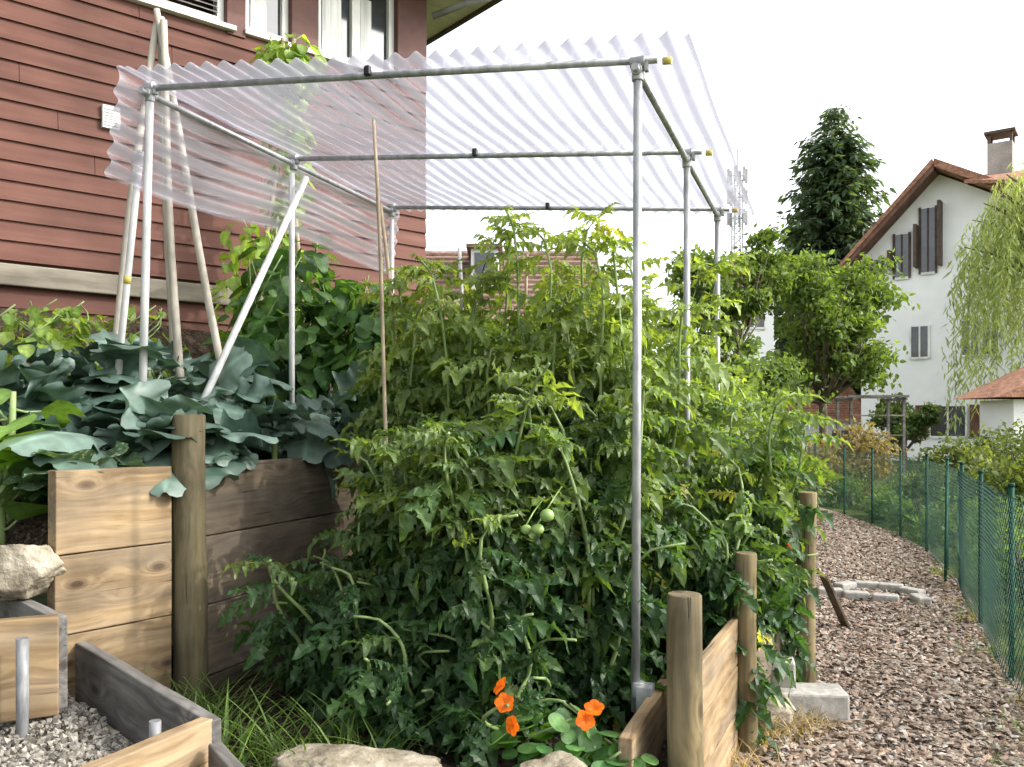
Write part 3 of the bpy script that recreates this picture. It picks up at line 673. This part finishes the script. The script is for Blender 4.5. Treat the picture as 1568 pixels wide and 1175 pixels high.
for c,f,yaw in (((-1.10,2.84,.45),(.2,-.85,.45),0),((-1.05,2.80,.39),(-.4,-.8,.1),.5),((-.80,2.83,.43),(.5,-.8,.3),1),((-1.12,2.86,.50),(-.6,-.5,.6),.3),((-.775,2.86,.46),(.1,-.5,.85),.3)):
    c=np.array(c); f=np.array(f); f/=np.linalg.norm(f); u=np.cross(f,[0,0,1]);u/=np.linalg.norm(u); v=np.cross(u,f)
    A=np.arange(5)*2*math.pi/5+yaw; X=np.cos(A)[:,None]*u+np.sin(A)[:,None]*v+.55*f; Z=np.repeat(f[None],5,0)
    fp.append(scatter(*pet,np.repeat(c[None],5,0),X,Z,np.full(5,.036),np.repeat(np.array([[.78,.16,.01]]),5,0)*rng.uniform(.75,1.15,(5,1))))
npmesh('nasturtium_flowers',fp,M['petal'])
def grass(name,centers,n,h,spread,c1=(.06,.12,.025),c2=(.16,.25,.06)):
    T,F,tn=blade(1,.035,lambda t:.5*(1-t)**.6,fold=.2,droop=.55,nl=6,nw=1,vein=1)
    cc=np.array(centers); id_=rng.integers(0,len(cc),n); P=cc[id_]+rng.normal(size=(n,3))*np.array([spread,spread,0])
    a=rng.uniform(0,6.28,n); X=np.stack([np.cos(a),np.sin(a),rng.uniform(.8,3,n)],1)
    return npmesh(name,[scatter(T,F,tn,P,X,up(n,.2)+np.stack([-np.cos(a),-np.sin(a),0*a],1),h*rng.uniform(.5,1.2,n),colmix(n,c1,c2))],M['leaf'],smooth=True)
grass('grass_tuft',[(-2.5,2.9,.15),(-2.35,2.75,.15),(-2.1,2.65,.15),(-1.9,2.7,.15),(-2.6,3.05,.15),(-1.75,2.85,.15)],420,.3,.1)
grass('dry_grass',[(-.22,4.15,.0),(-.3,4.0,0),(-.1,4.25,0),(-.33,3.6,0)],380,.17,.07,(.25,.19,.10),(.45,.36,.20))
grass('grass_tuft',[(.85,3.9,0),(.95,4.4,0),(1.0,6,0),(1.1,7.2,0),(1.1,9,0)],700,.14,.12)
grass('dry_grass',[(.95,y,0) for y in np.linspace(3,9,10)],700,.10,.06,(.25,.20,.11),(.42,.35,.20))

# ------------------------------------------------------------------ red house on the left
rh=empty('red_timber_house',(-5.54,4.85,0),math.atan2(.874,.485))
b=MB(); pitch=.148
def board(x0,x1,z0):
    z1=z0+pitch+.012
    vs=[(x0,-.030,z0),(x1,-.030,z0),(x1,-.008,z1),(x0,-.008,z1),(x0,.02,z0),(x1,.02,z0),(x1,.02,z1),(x0,.02,z1)]
    b.add(vs,[(0,1,2,3),(4,7,6,5),(0,4,5,1),(0,3,7,4),(1,5,6,2),(3,2,6,7)])
zb=2.66
for i in range(8): board(-6,3.38,2.46-pitch*(i+1))
k=0
while zb+k*pitch<4.80:
    jx=(k*1.37)%3-.6; board(-6,jx,zb+k*pitch); board(jx+.004,3.38,zb+k*pitch); k+=1
while zb+k*pitch<6.2:
    board(-6,-1.2,zb+k*pitch); k+=1
b.build('siding',[M['siding']],rh)
b=MB()
for k in range(15):
    for s in (-.5,.55,1.6,2.65): b.box((s+.02*math.sin(k*3+s),-.0305,zb+k*pitch+.035),(.006,.004,.006))
b.build('nail_heads',[M['dark']],rh)
b=MB(); b.span(-6,-1.0+.0,0.021,.25,1,6.3); b.span(-1.0,3.36,.30,.5,1,6.3); b.span(-1,3.38,.021,.29,1,4.80); b.build('wall_core',[M['redtrim']],rh)
b=MB(); b.span(-6,3.40,-.075,.02,2.47,2.63); b.build('base_beam',[M['beam']],rh,bevel=.01)
b=MB(); b.span(-1.25,1.37,-.08,.02,4.845,4.885); b.span(1.46,3.02,-.06,.02,4.86,4.90); b.build('window_sills',[M['white']],rh,bevel=.004)
b=MB()
for (x0,x1) in ((1.30,1.47),(1.90,2.17),(3.03,3.38)): b.span(x0,x1,-.035,.28,4.82,6.2)
b.span(-1.25,-1.1,-.03,.28,4.82,6.2)
b.build('pilasters',[M['redtrim']],rh,bevel=.006)
b=MB()
for (x0,x1) in ((1.47,1.90),(2.17,3.03),(-1.1,1.30)):
    b.span(x0,x0+.06,.03,.12,4.90,6.2); b.span(x1-.06,x1,.03,.12,4.90,6.2); b.span(x0+.06,x1-.06,.03,.12,4.90,4.97)
    if x1-x0>.6 and x0>0: b.span((x0+x1)/2-.045,(x0+x1)/2+.045,.028,.12,4.97,6.2)
b.build('window_frames',[M['white']],rh,bevel=.004)
b=MB(); b.span(1.53,1.84,.08,.09,4.97,6.2); b.span(2.23,2.97,.08,.09,4.97,6.2); b.build('window_glass',[M['glass']],rh)
b=MB(); b.span(1.55,1.70,.05,.06,4.98,6.2); b.span(2.25,2.45,.05,.06,4.98,6.2); b.span(2.66,2.78,.05,.06,4.98,5.6); b.build('curtains',[M['curtain']],rh)
b=MB()
for i in range(30):
    z=4.99+i*.045
    b.add([(-1.04,.0,z),(1.24,.0,z),(1.24,.045,z+.03),(-1.04,.045,z+.03),(-1.04,.0,z-.004),(1.24,.0,z-.004),(1.24,.045,z+.026),(-1.04,.045,z+.026)],[(0,1,2,3),(4,7,6,5),(0,4,5,1),(1,5,6,2),(3,2,6,7),(0,3,7,4)])
b.build('blinds',[M['blind']],rh)
b=MB(); b.span(.30,.43,-.055,-.01,3.78,3.96)
for i in range(6): b.span(.315,.415,-.062,-.056,3.80+i*.025,3.812+i*.025)
b.build('air_vent',[M['curtain']],rh,bevel=.003)
b=MB(); b.span(-7,4.15,-.8,6,5.98,6.1,0); b.span(-7.05,4.2,-.83,-.8,5.95,6.16,1); b.span(4.15,4.2,-.8,6,5.95,6.16,1)
b.span(-7.1,4.25,-.9,6.1,6.16,6.26,2)
b.build('roof_eave',[M['soffit'],M['dark'],M['tilebrown']],rh)
b=MB(); b.tube([(3.44,-.05,5.62),(3.65,-.3,5.72),(4.1,-.8,5.86)],.035,n=10); b.tube([(-7,-.9,5.96),(4.3,-.9,5.93)],.06,n=10); b.build('gutter',[M['steel']],rh,smooth=True)

# ------------------------------------------------------------------ white house right
wh=empty('white_gabled_house',(-12.08,41.27,0),math.radians(-16))
def prism(b,poly,y0,y1,mi=0):
    n=len(poly); vs=[(p[0],y0,p[1]) for p in poly]+[(p[0],y1,p[1]) for p in poly]
    fs=[tuple(range(n)),tuple(range(2*n-1,n-1,-1))]+[((i+1)%n,i,i+n,(i+1)%n+n) for i in range(n)]
    b.add(vs,fs,mi)
b=MB(); prism(b,[(13.7,0),(23.5,0),(23.5,7.2),(16.6,11.15),(13.7,8.3)],0,9); b.build('walls',[M['render']],wh)
b=MB(); prism(b,[(13.1,7.75),(16.55,11.35),(16.55,11.12),(13.25,7.68)],-.9,9.5,1); prism(b,[(13.0,7.84),(16.5,11.55),(16.56,11.36),(13.1,7.76)],-.95,9.5,0)
prism(b,[(16.57,11.56),(24.2,7.3),(24.1,7.0),(16.57,11.25)],-.95,9.5,0)
b.build('roof',[M['tile'],M['wallbrown']],wh)
b=MB(); b.span(20.2,30,-2.5,6,0,8.0,0)
b.add([(17.6,-.97,10.55),(30,-3.4,7.9),(30,2.2,10.9),(17.0,2.2,11.5)],[(0,1,2,3)],1); b.add([(17.6,-.97,10.42),(30,-3.4,7.77),(30,-3.4,7.9),(17.6,-.97,10.55)],[(0,1,2,3)],1)
b.build('side_wing',[M['render'],M['tile']],wh)
b=MB()
for x0,x1,z0,z1,fm in ((15.95,16.45,7.4,9.9,1),(15.0,15.5,7.3,9.0,1),(14.15,14.5,7.2,8.1,1),(17.4,17.95,4.1,5.4,2),(18.1,18.6,4.1,5.4,2),(16.3,17.5,1.0,2.15,2),(15.6,16.2,4.1,5.3,2),(19.5,20.1,4.1,5.4,2)):
    b.span(x0,x1,-.03,.05,z0,z1,0); b.span(x0-.08,x0,-.08,.05,z0-.05,z1+.05,fm); b.span(x1,x1+.08,-.08,.05,z0-.05,z1+.05,fm)
    b.span(x0,x1,-.08,.05,z0-.1,z0,2); b.span((x0+x1)/2-.03,(x0+x1)/2+.03,-.06,-.03,z0,z1,fm)
for x0 in (15.75,17.65): b.span(x0,x0+.45,-.09,-.02,.95,2.2,3)
for x in (13.9,14.8,15.75,16.6): b.span(x,x+.12,-.5,-.0,7.6,7.3+ (x-13.7)*.95,1)
b.build('windows',[M['glass'],M['dark'],M['white'],M['wallbrown']],wh)
b=MB(); b.span(18.1,18.95,1.0,1.8,9.6,12.3,0); b.span(18.0,19.05,.9,1.9,12.65,12.75,1)
for x,y in ((18.15,1.05),(18.9,1.05),(18.15,1.75),(18.9,1.75)): b.box((x,y,12.48),(.1,.1,.36),1)
b.build('chimney',[M['concrete'],M['dark']],wh)
sh=empty('tiled_shed',tuple(Vector((-.3533,.9355,0))*22),TH)
b=MB(); b.span(13.0,17.5,0,1.6,0,2.1,0); prism(b,[(12.35,2.15),(17.5,2.15),(17.5,3.5),(14.4,3.1)],-.4,1.8,1); b.span(13.5,14.0,-.02,.02,.9,1.8,2); b.build('shed_body',[M['render'],M['tile'],M['glass']],sh)
def house(name,D,px0,px1,vr,ve,mroof,mwall,dorm=False):
    e=empty(name,(-.3533*D,.9355*D,0),TH); k=D/1300; x0=(px0-784)*k;x1=(px1-784)*k;zr=1.45+vr*k;ze=1.45+ve*k; dp=(zr-ze)*1.3
    b=MB(); b.span(x0+.3,x1-.3,.3,2*dp-.3,0,ze,0)
    vs=[(x0,-.2,ze-.15),(x1,-.2,ze-.15),(x1,dp,zr),(x0,dp,zr),(x1,2*dp+.2,ze-.15),(x0,2*dp+.2,ze-.15)]
    b.add(vs,[(0,1,2,3),(3,2,4,5),(0,3,5),(1,4,2),(0,5,4,1)],1)
    for i in range(1,14):
        t=i/14; b.box(((x0+x1)/2,-.2+(dp+.2)*t,ze-.15+(zr-ze+.15)*t+.02),(x1-x0,.05,.05),1)
    xx=x0+.8
    while xx<x1-1.2:
        b.span(xx,xx+.8,.26,.3,ze-1.7,ze-.6,2); b.span(xx-.06,xx+.86,.25,.29,ze-1.78,ze-1.7,3); b.span(xx+.37,xx+.43,.24,.26,ze-1.7,ze-.6,3); xx+=2.2
    if dorm:
        xm=(740-784)*k; zc=(zr+ze)/2+.2; b.span(xm-.3,xm+.3,dp*.35,dp,zc-.5,zc+.45,3); b.span(xm-.22,xm+.22,dp*.35-.03,dp*.35,zc-.35,zc+.35,2); b.span(xm-.4,xm+.4,dp*.3,dp,zc+.45,zc+.53,1)
    b.build('house_body',[mwall,mroof,M['glass'],M['white']],e)
house('tiled_roof_house',18,560,930,300,170,M['tilebrown'],M['wallbrown'],True)
house('brown_roof_house',34,1112,1200,262,215,M['tilebrown'],M['render'])
house('far_house',40,1180,1330,60,10,M['tile'],M['render'])
at=empty('lattice_antenna_mast',(-.3533*80,.9355*80,0),TH); b=MB(); cx=(1131-784)*80/1300
for sx in(-.45,.45):
    for sy in (0,.9): b.tube([(cx+sx*1.2,sy,0),(cx+sx*.8,sy,24.5)],.07,n=4)
for i in range(24):
    z=3+i*.9
    for sy in (0,.9):
        b.tube([(cx-.45,sy,z),(cx+.45,sy,z+.9)],.035,n=3); b.tube([(cx+.45,sy,z),(cx-.45,sy,z+.9)],.035,n=3); b.tube([(cx-.45,sy,z),(cx+.45,sy,z)],.035,n=3)
for z in (21,23,25):
    for a in range(6): b.box((cx+.85*math.cos(a*1.05),.45+.85*math.sin(a*1.05),z),(.22,.22,1.3))
    b.tube([(cx-.9,.45,z),(cx+.9,.45,z)],.05,n=4)
b.tube([(cx,.45,24),(cx,.45,27.5)],.06,n=5)
b.build('mast',[M['steel']],at)

# ------------------------------------------------------------------ trees
def spruce(name,x,y,H_,W):
    e=empty(name); b=MB(); b.tube([(x,y,0),(x,y,H_*.5),(x,y,H_*.98)],[.32,.2,.03],0,n=8)
    T=np.array([(0,0,0),(.35,-.19,-.05),(1,0,-.2),(.35,.19,-.05)]);F=np.array([(0,1,2),(0,2,3)]);tn=np.ones(4)
    P=[];X=[];Sz=[];tt=[]
    z=.1*H_
    while z<H_*.985:
        f=1-z/H_; r=W*.5*float(np.interp(f,[0,.04,.12,.25,.45,.6,1],[.10,.28,.52,.68,.84,1,1]))
        nb=int(8+10*min(1,f*2))
        a0=random.uniform(0,6.28)
        for k in range(nb):
            a=a0+k*6.283/nb+random.uniform(-.25,.25); rr=r*random.uniform(.5,1.18); d=np.array([math.cos(a),math.sin(a),0])
            tip=np.array([x,y,z])+d*rr+np.array([0,0,-rr*.15])
            b.tube([(x,y,z),tip],[.035,.01],0,n=3)
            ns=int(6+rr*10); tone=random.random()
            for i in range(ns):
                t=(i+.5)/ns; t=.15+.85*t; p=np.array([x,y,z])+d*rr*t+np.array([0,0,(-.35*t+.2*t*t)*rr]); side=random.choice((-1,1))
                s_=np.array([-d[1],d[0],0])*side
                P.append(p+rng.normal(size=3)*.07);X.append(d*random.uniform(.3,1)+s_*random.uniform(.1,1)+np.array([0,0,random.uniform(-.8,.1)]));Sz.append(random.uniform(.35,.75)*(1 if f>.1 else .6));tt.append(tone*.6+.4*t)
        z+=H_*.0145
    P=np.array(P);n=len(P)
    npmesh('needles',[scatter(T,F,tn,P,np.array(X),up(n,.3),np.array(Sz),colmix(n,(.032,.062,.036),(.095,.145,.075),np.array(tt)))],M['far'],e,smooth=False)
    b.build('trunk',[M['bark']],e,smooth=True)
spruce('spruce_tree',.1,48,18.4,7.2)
def tree(name,x,y,z0,cz,rx,rzz,n,size,c1,c2,nl=9,tr=.09,clump=.22,ncl=70):
    e=empty(name); b=MB(); base=Vector((x,y,z0)); fork=Vector((x+.05,y,cz-rzz*.75))
    b.tube([base,base.lerp(fork,.5)+Vector((.04,0,0)),fork],[tr,tr*.8,tr*.7],n=9)
    blobs=[]
    for i in range(nl):
        a=i*2.4; rr=rx*random.uniform(.45,.8); hh=cz+rzz*random.uniform(-.6,.65); tip=Vector((x+math.cos(a)*rr,y+math.sin(a)*rr,hh))
        m=fork.lerp(tip,.5)+Vector((math.cos(a)*.1*rx,math.sin(a)*.1*rx,.0)); b.tube([fork,m,tip],[tr*.5,tr*.3,tr*.1],n=6)
        for j in range(3): 
            q=tip+Vector((random.uniform(-1,1),random.uniform(-1,1),random.uniform(-.6,.8)))*rx*.35; b.tube([m,m.lerp(q,.6),q],[tr*.25,tr*.14,tr*.05],n=4)
        s=random.uniform(.28,.42)
        blobs.append((tip.x,tip.y,tip.z,rx*s,rx*s,rzz*s*.85))
    blobs.append((x,y,cz,rx*.5,rx*.5,rzz*.5))
    b.build('trunk_and_limbs',[M['bark']],e,smooth=True)
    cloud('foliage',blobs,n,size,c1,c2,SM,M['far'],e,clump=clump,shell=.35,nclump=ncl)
tree('fruit_tree',-.25,20.0,0,3.45,1.75,2.05,13000,.14,(.05,.085,.024),(.17,.25,.06),nl=16,tr=.12,ncl=170,clump=.24)
tree('fruit_tree',-2.0,16.2,0,3.4,1.35,1.75,10000,.12,(.05,.085,.024),(.15,.22,.055),nl=11,ncl=100)
tree('fruit_tree',-3.9,14.0,0,2.9,1.2,1.3,7000,.12,(.045,.08,.022),(.13,.19,.05),nl=8,ncl=80)
tree('garden_tree',1.9,27.0,0,1.4,1.0,1.0,4000,.13,(.035,.07,.022),(.12,.17,.05),nl=8,ncl=60)
def willow(x,y,top,R):
    e=empty('weeping_willow_tree'); b=MB(); b.tube([(x,y,0),(x,y,top*.45),(x-.2,y,top*.7)],[.35,.28,.18],n=9)
    P=[];X=[];tt=[]
    for i in range(420):
        a=random.uniform(0,6.28); rr=R*math.sqrt(random.random()); zt=top-(rr/R)**2*top*.28-random.uniform(0,1.2); L_=random.uniform(1.4,top*.60)
        px,py=x+rr*math.cos(a),y+rr*math.sin(a)
        if i%7==0: b.tube([(x-.2,y,top*.65),((x+px)/2,(y+py)/2,zt-.3),(px,py,zt)],[.09,.05,.015],n=5)
        dx,dy=random.gauss(0,.25),random.gauss(0,.25); k=int(L_/.13)
        for j in range(k):
            t=j/k; P.append((px+dx*t+math.cos(a)*.3*t+random.gauss(0,.05),py+dy*t+random.gauss(0,.05),zt+.25*math.sin(t*3)-L_*t)); X.append((random.gauss(0,.5),random.gauss(0,.5),-1)); tt.append(random.random()*.6+.4*(i%5)/5)
    P=np.array(P);n=len(P)
    T=np.array([(0,0,0),(.4,-.09,0),(1,0,0),(.4,.09,0)])
    npmesh('foliage',[scatter(T,SIMPLE[1],SIMPLE[2],P,np.array(X),randdir(n),rng.uniform(.2,.4,n),colmix(n,(.20,.26,.10),(.40,.46,.21),np.array(tt)))],M['far'],e,smooth=False)
    b.build('trunk_and_limbs',[M['bark']],e,smooth=True)
a_=(1588-784)/1300; willow(26*(-.3533+.9355*a_),26*(.9355+.3533*a_),9.8,2.3)

# ------------------------------------------------------------------ shrubs and beds
def shrub(name,blobs,n,size,c1,c2,nc=60,tm=SM):
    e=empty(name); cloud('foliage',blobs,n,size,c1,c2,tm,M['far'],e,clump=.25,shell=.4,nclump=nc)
    b=MB()
    for (cx,cy,cz,rx,ry,r3) in blobs:
        for i in range(5): b.tube([(cx+random.uniform(-.1,.1),cy,0),(cx+random.uniform(-.5,.5)*rx,cy+random.uniform(-.5,.5)*ry,cz+r3*.6)],[.02,.006],n=4)
    b.build('branches',[M['bark']],e)
shrub('hedge',[(-5.5+i*1.1,12.2+.3*math.sin(i*2),1.35,.9,.7,1.25+.15*math.sin(i*3)) for i in range(5)],12000,.10,(.04,.08,.022),(.12,.18,.05),200)
shrub('garden_shrub',[(-1.2,7.6,1.0,.7,.8,1.0),(-.9,9.2,.9,.6,.8,.95),(-1.6,9.5,1.3,.8,.8,1.2),(-1.1,11,1.0,.7,.8,1.0)],14000,.08,(.05,.10,.025),(.17,.24,.06),160)
shrub('garden_shrub',[(-2.3,7.9,1.1,.8,.8,1.2),(-3.3,8.2,1.2,.9,.8,1.3),(-4.2,7.6,1.4,.6,.7,1.3)],11000,.08,(.04,.08,.022),(.13,.19,.05),120)
shrub('dry_shrub',[(-.6,16.5,.8,.9,.6,.55),(.5,18.5,.8,.9,.7,.6),(-1.6,14.2,.9,.8,.6,.8)],7000,.09,(.13,.10,.05),(.24,.20,.10),90)
shrub('berry_bush',[(1.7,14.5,.45,.8,.8,.5),(2.6,13.5,.5,.8,.8,.55),(3.7,14.3,.55,1,.8,.6),(4.9,14.5,.7,1,.8,.75),(2.2,16.5,.6,.9,.8,.6),(3.2,17.5,.7,1.0,.9,.75),(4.6,17.5,.8,1.1,.9,.85),(6.0,18,.8,1.2,.9,.9),(7.2,19,1.0,1.2,.9,1.0),(3.9,22,.8,1.5,1,.7)],26000,.10,(.035,.07,.022),(.14,.17,.055),300)
blobs=[]
for _ in range(120):
    yy=random.uniform(4.5,17); blobs.append((pathR(yy)+.45+random.random()**1.3*5.2,yy,.18,random.uniform(.35,.65),random.uniform(.35,.75),random.uniform(.2,.46)))
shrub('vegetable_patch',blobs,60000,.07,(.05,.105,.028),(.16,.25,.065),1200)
blobs=[(random.uniform(-1.6,-.55) if y<11 else random.uniform(-2.2,-1.0),y,.25,.4,.4,random.uniform(.25,.5)) for y in np.linspace(6.2,13.5,14)]
shrub('path_side_plants',blobs,9000,.06,(.055,.11,.028),(.2,.26,.06),180)
grass('lawn_grass',[(random.uniform(1.1,6),random.uniform(5,20),0) for _ in range(200)],9000,.2,.3,(.07,.12,.03),(.20,.24,.08))
shrub('distant_tree_line',[(x,60+4*math.sin(x),2.5,4.5,3,3.2+1.2*math.sin(x*1.7)) for x in range(-40,45,6)],16000,.6,(.04,.07,.03),(.11,.15,.06),260,SIMPLE)
pg=empty('garden_trellis',(.95,21,0),TH); b=MB()
for x in (-.6,.6):
    for y in (0,.8): b.box((x,y,1.0),(.06,.06,2.0))
for x in (-.6,.6): b.box((x,.4,2.03),(.05,1.1,.06))
for y in (-.05,.85): b.box((0,y,2.09),(1.4,.05,.05))
for z in (.7,1.2,1.65): b.box((0,-.045,z),(1.2,.02,.03))
b.build('frame',[M['plankgrey']],pg,bevel=.005)
